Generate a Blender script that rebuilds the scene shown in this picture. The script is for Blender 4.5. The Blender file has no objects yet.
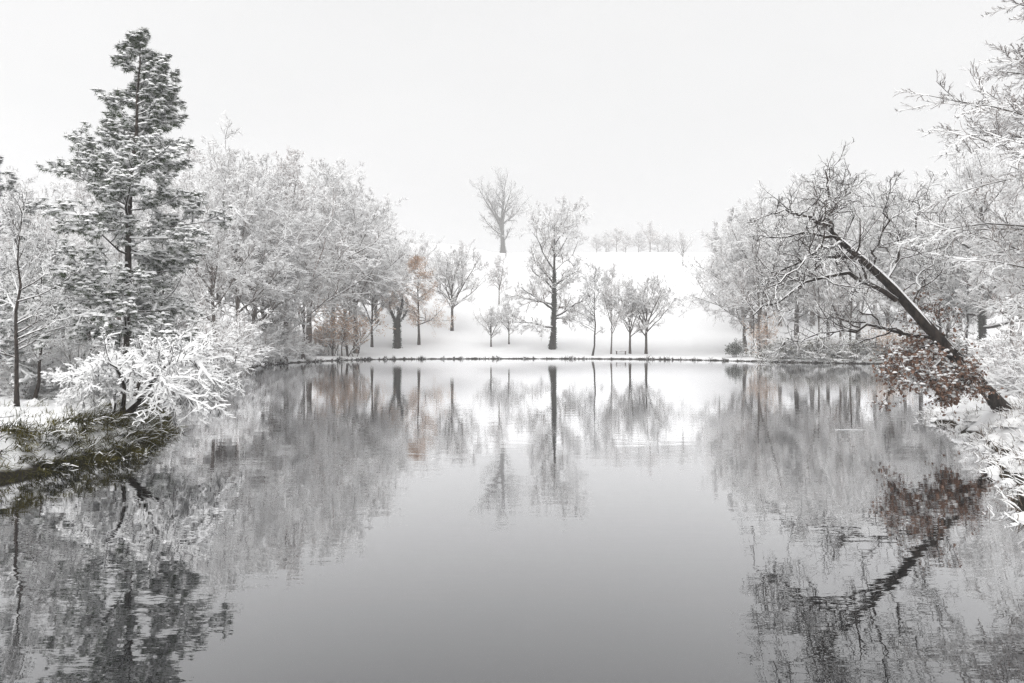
import bpy, math
import numpy as np

# ------------------------------------------------------------------ camera, sky, sun, exposure
scene = bpy.context.scene
CAM_Z, FPX, CX, CY = 2.4, 682.67, 512.0, 341.5
cam_data = bpy.data.cameras.new('camera')
cam_data.lens, cam_data.sensor_width = 24.0, 36.0
cam_data.clip_start, cam_data.clip_end = 0.05, 4000.0
cam = bpy.data.objects.new('camera', cam_data)
cam.location = (0, 0, CAM_Z)
cam.rotation_euler = (math.radians(90), 0, 0)
scene.collection.objects.link(cam)
scene.camera = cam

SUN_EL, SUN_AZ = math.radians(55), math.radians(200)
world = bpy.data.worlds.new('World')
scene.world = world
world.use_nodes = True
wn, wl = world.node_tree.nodes, world.node_tree.links
wn.clear()
w_out = wn.new('ShaderNodeOutputWorld')
w_bg = wn.new('ShaderNodeBackground')
w_sky = wn.new('ShaderNodeTexSky')
w_sky.sky_type = 'NISHITA'
w_sky.sun_disc = False
w_sky.sun_elevation, w_sky.sun_rotation = SUN_EL, SUN_AZ
w_sky.air_density, w_sky.dust_density = 1.0, 4.0
w_hsv = wn.new('ShaderNodeHueSaturation')
w_hsv.inputs['Saturation'].default_value = 0.0
w_tc = wn.new('ShaderNodeTexCoord')
w_map = wn.new('ShaderNodeMapping')
w_map.inputs['Scale'].default_value = (1.2, 1.2, 3.0)
w_noise = wn.new('ShaderNodeTexNoise')
w_noise.inputs['Scale'].default_value = 1.6
w_noise.inputs['Detail'].default_value = 4.0
w_ramp = wn.new('ShaderNodeValToRGB')          # the cloud deck, in sky radiance units
w_ramp.color_ramp.elements[0].position = 0.3
w_ramp.color_ramp.elements[0].color = (5.0, 5.01, 5.04, 1)
w_ramp.color_ramp.elements[1].position = 0.72
w_ramp.color_ramp.elements[1].color = (5.35, 5.35, 5.37, 1)
w_mix = wn.new('ShaderNodeMix')
w_mix.data_type = 'RGBA'
w_mix.inputs[0].default_value = 0.97
wl.new(w_sky.outputs[0], w_hsv.inputs['Color'])
wl.new(w_tc.outputs['Generated'], w_map.inputs[0])
wl.new(w_map.outputs[0], w_noise.inputs['Vector'])
wl.new(w_noise.outputs[0], w_ramp.inputs[0])
wl.new(w_hsv.outputs[0], w_mix.inputs[6])
wl.new(w_ramp.outputs[0], w_mix.inputs[7])
wl.new(w_mix.outputs[2], w_bg.inputs['Color'])
w_bg.inputs['Strength'].default_value = 0.10
wl.new(w_bg.outputs[0], w_out.inputs[0])

sun_data = bpy.data.lights.new('sun', 'SUN')
sun_data.energy, sun_data.angle = 1.5, math.radians(100)
sun_data.color = (1.0, 0.985, 0.96)
sun = bpy.data.objects.new('sun', sun_data)
sun.rotation_euler = (math.radians(90) - SUN_EL, 0, math.pi - SUN_AZ)
sun.location = (0, -20, 60)
scene.collection.objects.link(sun)

scene.view_settings.view_transform = 'Standard'
scene.view_settings.look = 'None'
scene.view_settings.exposure = 0.8
scene.view_settings.gamma = 1.0
scene.cycles.max_bounces = 7
scene.cycles.diffuse_bounces = 4
scene.cycles.glossy_bounces = 3
scene.cycles.transparent_max_bounces = 4
scene.cycles.volume_bounces = 2
scene.cycles.use_denoising = True
scene.cycles.denoising_prefilter = 'NONE'

rng = np.random.default_rng(7)
coll = scene.collection
UP = np.array([0.0, 0.0, 1.0])


# ------------------------------------------------------------------ materials
def material(name, dark, light, scale=6.0, rough=0.85, bump=0.0, stretch=(1, 1, 1), snow=None, mid=(0.35, 0.7), spec=0.25):
    m = bpy.data.materials.new(name)
    m.use_nodes = True
    nt = m.node_tree
    n, l = nt.nodes, nt.links
    p = n['Principled BSDF']
    p.inputs['Roughness'].default_value = rough
    p.inputs['Specular IOR Level'].default_value = spec
    tc, mp, no, rp = n.new('ShaderNodeTexCoord'), n.new('ShaderNodeMapping'), n.new('ShaderNodeTexNoise'), n.new('ShaderNodeValToRGB')
    mp.inputs['Scale'].default_value = stretch
    no.inputs['Scale'].default_value = scale
    no.inputs['Detail'].default_value = 6.0
    rp.color_ramp.elements[0].position, rp.color_ramp.elements[1].position = mid
    rp.color_ramp.elements[0].color = (*dark, 1)
    rp.color_ramp.elements[1].color = (*light, 1)
    l.new(tc.outputs['Object'], mp.inputs[0])
    l.new(mp.outputs[0], no.inputs['Vector'])
    l.new(no.outputs[0], rp.inputs[0])
    col = rp.outputs[0]
    if snow:                                      # (threshold of the upward normal, softness, amount of noise)
        g, sx = n.new('ShaderNodeNewGeometry'), n.new('ShaderNodeSeparateXYZ')
        n2 = n.new('ShaderNodeTexNoise')
        n2.inputs['Scale'].default_value = snow[3]
        n2.inputs['Detail'].default_value = 4.0
        l.new(tc.outputs['Object'], n2.inputs['Vector'])
        l.new(g.outputs['Normal'], sx.inputs[0])
        ma = n.new('ShaderNodeMath'); ma.operation = 'MULTIPLY_ADD'
        ma.inputs[1].default_value, ma.inputs[2].default_value = snow[2], -snow[2] * 0.5
        l.new(n2.outputs[0], ma.inputs[0])
        ad = n.new('ShaderNodeMath'); ad.operation = 'ADD'
        l.new(sx.outputs[2], ad.inputs[0]); l.new(ma.outputs[0], ad.inputs[1])
        mr = n.new('ShaderNodeMapRange')
        mr.inputs[1].default_value, mr.inputs[2].default_value = snow[0], snow[0] + snow[1]
        l.new(ad.outputs[0], mr.inputs[0])
        mx = n.new('ShaderNodeMix'); mx.data_type = 'RGBA'
        l.new(mr.outputs[0], mx.inputs[0]); l.new(col, mx.inputs[6])
        mx.inputs[7].default_value = (0.86, 0.865, 0.875, 1)
        col = mx.outputs[2]
    l.new(col, p.inputs['Base Color'])
    if bump:
        b = n.new('ShaderNodeBump')
        b.inputs['Strength'].default_value = 0.8
        b.inputs['Distance'].default_value = bump
        l.new(no.outputs[0], b.inputs['Height'])
        l.new(b.outputs[0], p.inputs['Normal'])
    return m


M = {}
M['snow'] = material('snow', (0.88, 0.885, 0.89), (0.93, 0.93, 0.935), 3.0, 0.75, 0.02)
M['bark'] = material('bark', (0.022, 0.017, 0.014), (0.10, 0.08, 0.066), 9.0, 0.9, 0.02, (1, 1, 0.25), (0.55, 0.25, 0.7, 5.0))
M['bark_grey'] = material('bark_grey', (0.055, 0.045, 0.04), (0.17, 0.145, 0.13), 9.0, 0.9, 0.02, (1, 1, 0.25), (0.5, 0.3, 0.8, 5.0))
M['bark_wet'] = material('bark_wet', (0.012, 0.009, 0.008), (0.062, 0.048, 0.04), 12.0, 0.75, 0.02, (1, 1, 0.3), (0.62, 0.2, 0.9, 6.0))
M['twig'] = material('twig', (0.11, 0.078, 0.066), (0.24, 0.175, 0.15), 2.0, 0.9)
M['twig_dark'] = material('twig_dark', (0.025, 0.018, 0.015), (0.075, 0.055, 0.047), 2.0, 0.9)
M['twig_red'] = material('twig_red', (0.15, 0.085, 0.068), (0.31, 0.19, 0.155), 2.0, 0.9)
M['needle'] = material('needle', (0.014, 0.026, 0.009), (0.058, 0.088, 0.034), 3.0, 0.6, snow=(0.5, 0.3, 1.0, 5.0))
M['needle_frost'] = material('needle_frost', (0.05, 0.062, 0.05), (0.16, 0.17, 0.15), 3.0, 0.7, snow=(0.3, 0.3, 1.0, 5.0))
M['ivy'] = material('ivy', (0.012, 0.02, 0.010), (0.05, 0.07, 0.035), 5.0, 0.5)
M['oak_leaf'] = material('oak_leaf', (0.10, 0.056, 0.04), (0.32, 0.20, 0.145), 7.0, 0.7)
M['tan_leaf'] = material('tan_leaf', (0.42, 0.25, 0.14), (0.66, 0.44, 0.29), 2.5, 0.8)
M['olive_leaf'] = material('olive_leaf', (0.05, 0.05, 0.03), (0.16, 0.14, 0.085), 4.0, 0.8)
M['grass'] = material('grass', (0.02, 0.022, 0.005), (0.15, 0.13, 0.025), 1.7, 0.8)
M['dry_grass'] = material('dry_grass', (0.045, 0.03, 0.02), (0.20, 0.14, 0.095), 2.2, 0.85)
M['bank_soil'] = material('bank_soil', (0.016, 0.012, 0.009), (0.07, 0.05, 0.038), 1.2, 0.9)
M['wood'] = material('wood', (0.05, 0.04, 0.033), (0.12, 0.095, 0.08), 8.0, 0.8)
M['ground'] = material('ground', (0.03, 0.024, 0.016), (0.085, 0.068, 0.045), 2.2, 0.95, 0.05, (1, 1, 1), (0.52, 0.22, 0.55, 1.6))
M['ice'] = material('ice', (0.70, 0.71, 0.73), (0.82, 0.83, 0.84), 4.0, 0.25)


def bare_waterline(m):
    """below a hand's breadth above the water the bank is wet soil without snow"""
    n, l = m.node_tree.nodes, m.node_tree.links
    p = n['Principled BSDF']
    old = p.inputs['Base Color'].links[0].from_socket
    tc, sx, no, ma, mr, mx = (n.new(t) for t in ('ShaderNodeTexCoord', 'ShaderNodeSeparateXYZ', 'ShaderNodeTexNoise', 'ShaderNodeMath', 'ShaderNodeMapRange', 'ShaderNodeMix'))
    no.inputs['Scale'].default_value = 0.9; no.inputs['Detail'].default_value = 5.0
    ma.operation = 'MULTIPLY_ADD'; ma.inputs[1].default_value = -0.42
    l.new(tc.outputs['Object'], sx.inputs[0]); l.new(tc.outputs['Object'], no.inputs['Vector'])
    l.new(no.outputs[0], ma.inputs[0]); l.new(sx.outputs[2], ma.inputs[2])
    mr.inputs[1].default_value, mr.inputs[2].default_value = -0.12, -0.06
    l.new(ma.outputs[0], mr.inputs[0])
    mx.data_type = 'RGBA'; mx.inputs[6].default_value = (0.022, 0.018, 0.012, 1)
    l.new(mr.outputs[0], mx.inputs[0]); l.new(old, mx.inputs[7]); l.new(mx.outputs[2], p.inputs['Base Color'])


bare_waterline(M['ground'])


def water_material():
    m = bpy.data.materials.new('water'); m.use_nodes = True
    nt = m.node_tree; n, l = nt.nodes, nt.links; n.clear()
    out = n.new('ShaderNodeOutputMaterial')
    mix, dif, glo = n.new('ShaderNodeMixShader'), n.new('ShaderNodeBsdfDiffuse'), n.new('ShaderNodeBsdfGlossy')
    dif.inputs['Color'].default_value = (0.012, 0.013, 0.014, 1)
    glo.inputs['Roughness'].default_value = 0.012
    glo.inputs['Color'].default_value = (0.97, 0.97, 0.98, 1)
    fr, pw = n.new('ShaderNodeFresnel'), n.new('ShaderNodeMath')
    fr.inputs['IOR'].default_value = 1.333
    inv, pw2 = n.new('ShaderNodeMath'), n.new('ShaderNodeMath')      # glossier than still clear water: 1 - (1 - F)^3.9
    inv.operation = pw.operation = 'SUBTRACT'; inv.inputs[0].default_value = pw.inputs[0].default_value = 1.0
    pw2.operation = 'POWER'; pw2.inputs[1].default_value = 3.9
    tc = n.new('ShaderNodeTexCoord')
    hs = []
    for sc, st, w in ((0.9, (0.8, 2.4, 1), 1.0), (5.0, (0.7, 2.0, 1), 0.22)):
        mp, no = n.new('ShaderNodeMapping'), n.new('ShaderNodeTexNoise')
        mp.inputs['Scale'].default_value = st
        no.inputs['Scale'].default_value = sc
        no.inputs['Detail'].default_value = 2.0
        l.new(tc.outputs['Object'], mp.inputs[0]); l.new(mp.outputs[0], no.inputs['Vector'])
        mu = n.new('ShaderNodeMath'); mu.operation = 'MULTIPLY'; mu.inputs[1].default_value = w
        l.new(no.outputs[0], mu.inputs[0]); hs.append(mu)
    ad = n.new('ShaderNodeMath'); ad.operation = 'ADD'
    l.new(hs[0].outputs[0], ad.inputs[0]); l.new(hs[1].outputs[0], ad.inputs[1])
    b = n.new('ShaderNodeBump'); b.inputs['Strength'].default_value = 1.0; b.inputs['Distance'].default_value = 0.0028
    l.new(ad.outputs[0], b.inputs['Height'])
    l.new(b.outputs[0], glo.inputs['Normal'])
    l.new(fr.outputs[0], inv.inputs[1]); l.new(inv.outputs[0], pw2.inputs[0]); l.new(pw2.outputs[0], pw.inputs[1]); l.new(pw.outputs[0], mix.inputs[0])
    l.new(dif.outputs[0], mix.inputs[1]); l.new(glo.outputs[0], mix.inputs[2])
    l.new(mix.outputs[0], out.inputs['Surface'])
    return m


M['water'] = water_material()


# ------------------------------------------------------------------ mesh helpers
def unit(v):
    return v / np.maximum(np.linalg.norm(v, axis=-1, keepdims=True), 1e-9)


class Geo:
    """collects quads and triangles and becomes one mesh"""
    def __init__(self):
        self.v, self.f, self.n = [], [], 0

    def add(self, verts, faces):
        self.v.append(verts.reshape(-1, 3)); self.f.append(faces + self.n); self.n += verts.size // 3
        return self

    def mesh(self, name, mat, smooth=True):
        me = bpy.data.meshes.new(name)
        v = np.concatenate(self.v).astype(np.float32)
        loops = np.concatenate([f.ravel() for f in self.f]).astype(np.int32)
        sizes = np.concatenate([np.full(len(f), f.shape[1], np.int32) for f in self.f])
        starts = np.concatenate([[0], np.cumsum(sizes)[:-1]]).astype(np.int32)
        me.vertices.add(len(v)); me.vertices.foreach_set('co', v.ravel())
        me.loops.add(len(loops)); me.loops.foreach_set('vertex_index', loops)
        me.polygons.add(len(sizes)); me.polygons.foreach_set('loop_start', starts); me.polygons.foreach_set('loop_total', sizes)
        me.polygons.foreach_set('use_smooth', np.full(len(sizes), smooth))
        me.update(calc_edges=True)
        me.materials.append(M[mat])
        return me


def frames(P):
    T = np.empty_like(P)
    T[:, 1:-1] = P[:, 2:] - P[:, :-2]; T[:, 0] = P[:, 1] - P[:, 0]; T[:, -1] = P[:, -1] - P[:, -2]
    T = unit(T)
    mean = unit(P[:, -1] - P[:, 0])
    ref = np.where(np.abs(mean[:, 2:3]) > 0.9, np.array([[1.0, 0, 0]]), UP)[:, None, :]
    U = unit(np.cross(T, ref)); W = np.cross(U, T)
    return T, U, W


def ring_faces(N, K, S, closed=True):
    nq = S if closed else S - 1
    i, k, s = np.meshgrid(np.arange(N), np.arange(K - 1), np.arange(nq), indexing='ij')
    b = (i * K + k) * S
    s2 = (s + 1) % S
    return np.stack([b + s, b + s2, b + S + s2, b + S + s], -1).reshape(-1, 4)


def tube(g, P, R, S=3, lump=0.0):
    N, K = R.shape
    T, U, W = frames(P)
    a = np.arange(S) * 2 * math.pi / S + 0.3
    rr = R[..., None] * (1 + lump * rng.standard_normal((N, K, S))) if lump else R[..., None] * np.ones(S)
    V = P[:, :, None, :] + rr[..., None] * (np.cos(a)[:, None] * U[:, :, None, :] + np.sin(a)[:, None] * W[:, :, None, :])
    return g.add(V, ring_faces(N, K, S))


def ribbon(g, P, R):
    """a flat blade or the thinnest twigs"""
    T, U, W = frames(P)
    a = rng.uniform(-.5, .5, (len(P), 1, 1))
    sd = (np.cos(a) * U + np.sin(a) * W) * R[..., None]
    return g.add(np.stack([P - sd, P + sd], 2), ring_faces(len(P), P.shape[1], 2, False))


def snow_on(g, P, R, s, A=3, lump=0.25, gap=0.0, hf=1.3, wrap=0.15):
    """an arched strip of snow lying along the top of every branch"""
    N, K = R.shape
    T, U, W = frames(P)
    hor = np.sqrt(np.clip(1 - T[..., 2] ** 2, 0, 1))
    side = np.cross(T, UP); bad = np.linalg.norm(side, axis=-1) < 0.08
    side[bad] = U[bad]
    side = unit(side); upv = np.cross(side, T)
    upv *= np.sign(upv[..., 2:3] + 1e-9)
    m = (0.12 + 0.88 * hor ** 1.4) * np.clip(1 + lump * rng.standard_normal((N, K)), 0.25, 1.9)
    if gap:
        m *= np.where(rng.random((N, 1)) < gap, 0.3, 1.0)
    m[:, -1] *= 0.55
    e = np.clip(m * 1.5, 0, 1.0)
    w = R * 1.0 * e + s * m; h = R * 1.04 * e + s * hf * m
    a = np.linspace(math.pi + wrap, -wrap, A)
    cs, sn = np.cos(a), np.sin(a) * 1.0
    V = P[:, :, None, :] + (w[..., None] * cs)[..., None] * side[:, :, None, :] + (h[..., None] * sn)[..., None] * upv[:, :, None, :]
    V = V - (R * 0.15)[..., None, None] * upv[:, :, None, :]
    return g.add(V, ring_faces(N, K, A, False))


def resample(pts, K):
    pts = np.asarray(pts, float)
    d = np.concatenate([[0], np.cumsum(np.linalg.norm(np.diff(pts, axis=0), axis=1))])
    t = np.linspace(0, d[-1], K)
    return np.stack([np.interp(t, d, pts[:, j]) for j in range(3)], -1)


def at_param(P, R, idx, t):
    K = P.shape[1]
    f = np.clip(t, 0, 0.9999) * (K - 1); i = f.astype(int); w = (f - i)[:, None]
    pos = P[idx, i] * (1 - w) + P[idx, i + 1] * w
    tan = unit(P[idx, i + 1] - P[idx, i])
    r = R[idx, i] * (1 - w[:, 0]) + R[idx, i + 1] * w[:, 0]
    return pos, tan, r


def sweep(pos, d, L, K, curl, trop, gravity_end=0.0):
    N = len(pos)
    P = np.empty((N, K, 3)); P[:, 0] = pos
    step = (L / (K - 1))[:, None]
    for k in range(1, K):
        P[:, k] = P[:, k - 1] + d * step
        d = d + curl * rng.standard_normal((N, 3)) + (trop + gravity_end * k / K) * UP
        d = unit(d)
    return P


def grow(P, R, n, t0, t1, ang, angv, ratio, K, curl=0.15, trop=0.05, rr=0.6, tip=0.3, rmin=0.004, flat=1.0,
         taper=0.5, lens=None, shape=None, ge=0.0, angf=None):
    N = len(P)
    idx = np.repeat(np.arange(N), n)
    t = t0 + (t1 - t0) * ((np.tile(np.arange(n), N) + rng.random(N * n)) / n)
    pos, T, r = at_param(P, R, idx, t)
    pl = np.linalg.norm(np.diff(P, axis=1), axis=2).sum(1)[idx]
    L = (lens if lens is not None else pl * ratio) * rng.uniform(0.65, 1.3, N * n)
    L = L * (shape(t) if shape else (1 - taper * t))
    q = rng.standard_normal((N * n, 3)); q[:, 2] *= flat
    q = unit(q - T * (q * T).sum(1, keepdims=True))
    a = np.radians(angf(t) if angf else ang) + np.radians(angv) * rng.standard_normal(N * n)
    d = unit(T * np.cos(a)[:, None] + q * np.sin(a)[:, None])
    C = sweep(pos, d, L, K, curl, trop, ge)
    r0 = np.maximum(np.minimum(r * rr, L * 0.05), rmin)
    CR = r0[:, None] * np.linspace(1, tip, K)[None]
    return C, np.maximum(CR, rmin * 0.6)


def needles(g, pos, axis, n, ln, wd, spread=0.75):
    N = len(pos)
    i = np.repeat(np.arange(N), n)
    d = unit(axis[i] * 0.55 + spread * rng.standard_normal((N * n, 3)))
    b = pos[i] + 0.02 * rng.standard_normal((N * n, 3))
    s = unit(np.cross(d, rng.standard_normal((N * n, 3)))) * (wd * 0.5)
    tip = b + d * (ln * rng.uniform(0.6, 1.15, (N * n, 1)))
    V = np.stack([b - s, b + s, tip], 1)
    return g.add(V, np.arange(N * n * 3).reshape(-1, 3))


def leaf_quads(g, pos, size, droop=0.4):
    N = len(pos)
    d = unit(rng.standard_normal((N, 3)) + np.array([0, 0, -droop]))
    s = unit(np.cross(d, rng.standard_normal((N, 3))))
    nn = np.cross(d, s)
    L = size * rng.uniform(0.6, 1.25, (N, 1)); w = L * rng.uniform(0.28, 0.42, (N, 1))
    V = np.stack([pos, pos + d * L * 0.55 + s * w + nn * w * 0.5, pos + d * L, pos + d * L * 0.5 - s * w + nn * w * 0.4], 1)
    return g.add(V, np.arange(N * 4).reshape(-1, 4))


def blobs(g, pos, rx, rz):
    """small lumps of snow, six-sided domes"""
    N = len(pos); S = 6
    a = np.arange(S) * 2 * math.pi / S
    j = rng.uniform(0.7, 1.25, (N, S))
    r1 = np.stack([np.cos(a) * j * rx[:, None], np.sin(a) * j * rx[:, None], np.zeros((N, S)) - 0.15 * rz[:, None]], -1)
    r2 = np.stack([np.cos(a + .4) * j * rx[:, None] * .68, np.sin(a + .4) * j * rx[:, None] * .68, np.ones((N, S)) * 0.6 * rz[:, None]], -1)
    top = np.zeros((N, 1, 3)); top[:, 0, 2] = rz
    V = np.concatenate([r1, r2, top], 1) + pos[:, None, :]
    b = (np.arange(N) * 13)[:, None]; s = np.arange(S)[None]; s2 = (s + 1) % S
    q = np.stack([b + s, b + s2, b + 6 + s2, b + 6 + s], -1).reshape(-1, 4)
    t = np.stack([b + 6 + s, b + 6 + s2, b + 12 + 0 * s], -1).reshape(-1, 3)
    n0 = g.n
    g.add(V, q); g.f.append(t + n0)
    return g


def points_along(P, R, n, t0=0.2, t1=1.0):
    idx = np.repeat(np.arange(len(P)), n)
    return at_param(P, R, idx, rng.uniform(t0, t1, len(idx)))


def part(name, me, parent):
    o = bpy.data.objects.new(name, me); coll.objects.link(o); o.parent = parent
    return o


def thing(name, label, cat, loc=(0, 0, 0), rz=0.0, scale=(1, 1, 1), group=None):
    o = bpy.data.objects.new(name, None)
    o.empty_display_size = 0.5
    coll.objects.link(o)
    o.location, o.rotation_euler, o.scale = loc, (0, 0, rz), scale
    o['label'], o['category'] = label, cat
    if group:
        o['group'] = group
    return o


# ------------------------------------------------------------------ the ground and the lake
SHORE = np.array([
    (-6.2, 2.6), (-7.4, 5), (-8.2, 8), (-8.75, 10.6), (-8.85, 12.2), (-8.6, 13.6), (-8.15, 14.6), (-8.35, 16.2), (-9.4, 18.4), (-11.5, 22),
    (-14, 27), (-16, 34), (-18.5, 44), (-22, 55), (-24.6, 64), (-25.2, 73), (-23.2, 82), (-20.4, 89), (-15, 92.5), (-6, 94), (4, 94.6),
    (14, 93.2), (21, 90), (25.5, 86), (29, 81), (33, 77), (38, 73), (45, 71), (47, 62), (41, 52), (33, 42), (25, 33.5), (19.5, 28.5), (16.0, 25),
    (13.9, 22.4), (12.4, 20), (12.0, 18.6), (11.5, 17), (11.0, 15.6), (10.2, 14.2), (9.0, 12.4), (7.9, 10.8), (6.9, 9.2), (6.45, 8.2), (6.2, 6.5), (5.6, 4.4), (4.6, 2.6)], float)


def chaikin(p, it=2):
    for _ in range(it):
        q = np.roll(p, -1, 0)
        p = np.stack([0.75 * p + 0.25 * q, 0.25 * p + 0.75 * q], 1).reshape(-1, 2)
    return p


SHORE_S = chaikin(SHORE, 1)


def shore_dist(x, y):
    """signed distance to the shoreline, negative over the water"""
    p = np.stack([x, y], -1).reshape(-1, 2)
    a, b = SHORE_S, np.roll(SHORE_S, -1, 0)
    best = np.full(len(p), 1e9); inside = np.zeros(len(p), bool)
    for (ax, ay), (bx, by) in zip(a, b):
        dx, dy = bx - ax, by - ay
        t = np.clip(((p[:, 0] - ax) * dx + (p[:, 1] - ay) * dy) / (dx * dx + dy * dy), 0, 1)
        best = np.minimum(best, (p[:, 0] - ax - t * dx) ** 2 + (p[:, 1] - ay - t * dy) ** 2)
        c = (ay > p[:, 1]) != (by > p[:, 1])
        if dy != 0:
            inside ^= c & (p[:, 0] < ax + (p[:, 1] - ay) * dx / dy)
    d = np.sqrt(best)
    return np.where(inside, -d, d).reshape(np.shape(x))


def sm(t):
    t = np.clip(t, 0, 1)
    return t * t * (3 - 2 * t)


def wob(x, y, s, k):
    return (np.sin(x * s + 1.3 * k) * np.cos(y * s * 1.13 - 0.7 * k) + 0.6 * np.sin(x * s * 2.3 + y * s * 1.7 + k) + 0.35 * np.sin(y * s * 4.1 - x * s * 3.3 + 2 * k)) / 1.95


def ground_z(x, y):
    x, y = np.asarray(x, float), np.asarray(y, float)
    d = shore_dist(x, y) + 0.28 * wob(x, y, 1.1, 1) + 0.10 * wob(x, y, 3.7, 4)
    far = sm((y - 60) / 25)
    bank = (0.62 - 0.30 * far) * sm(d / (0.75 + 0.3 * far)) + 0.030 * np.clip(d, 0, 30)
    hill = np.interp(y, [0, 95, 100, 120, 160, 220, 262, 300, 520], [0, 0, 0.5, 3.0, 11.2, 25.2, 35.6, 36.5, 34])
    knoll = 12.2 * np.exp(-((x + 22) / 36) ** 2 - ((y - 168) / 34) ** 2)
    rough = 0.10 * wob(x, y, 1.7, 2) * sm(d / 0.8) + 0.25 * wob(x, y, 0.16, 3) * sm(d / 12)
    z = np.where(d > 0, bank + hill + knoll + rough + 0.02, np.maximum(-1.6, 0.7 * d))
    return z


def build_ground():
    xs = np.concatenate([-np.geomspace(500, 30, 46)[:-1], np.linspace(-30, 30, 181), np.geomspace(30, 500, 46)[1:]])
    ys = np.concatenate([np.linspace(-80, 0, 12)[:-1], np.linspace(0, 34, 140), np.linspace(34, 100, 100)[1:], np.geomspace(100, 540, 60)[1:]])
    X, Y = np.meshgrid(xs, ys)
    V = np.stack([X, Y, ground_z(X, Y)], -1)
    nx, ny = len(xs), len(ys)
    i, j = np.meshgrid(np.arange(nx - 1), np.arange(ny - 1))
    b = (j * nx + i).ravel()
    g = Geo().add(V, np.stack([b, b + 1, b + nx + 1, b + nx], -1))
    o = bpy.data.objects.new('snowy_ground', g.mesh('snowy_ground', 'ground'))
    coll.objects.link(o); o['kind'] = 'structure'
    wv = np.array([(-36, 0.5, 0), (56, 0.5, 0), (56, 100, 0), (-36, 100, 0)], float)
    w = bpy.data.objects.new('lake_water', Geo().add(wv, np.array([[0, 1, 2, 3]])).mesh('lake_water', 'water', False))
    coll.objects.link(w); w['kind'] = 'structure'


build_ground()


def at(px, py, D):
    return np.array([(px - CX) / FPX * D, D, CAM_Z + (CY - py) / FPX * D])


def on_ground(px, D):
    x = (px - CX) / FPX * D
    return np.array([x, D, float(ground_z(np.array([x]), np.array([D]))[0])])


def hit(px, py):
    """where the view ray through a pixel meets the ground outside the lake"""
    D = np.arange(8, 420, 0.25)
    x = (px - CX) / FPX * D
    z = CAM_Z + (CY - py) / FPX * D
    gz = ground_z(x, D)
    ok = np.nonzero((gz >= z) & (gz > 0))[0]
    return float(D[ok[0]]) if len(ok) else 260.0


# ------------------------------------------------------------------ tree kinds (each returns part meshes and a height)
def lerp_shape(*kv):
    ks, vs = zip(*kv)
    return lambda t: np.interp(t, ks, vs)


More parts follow.
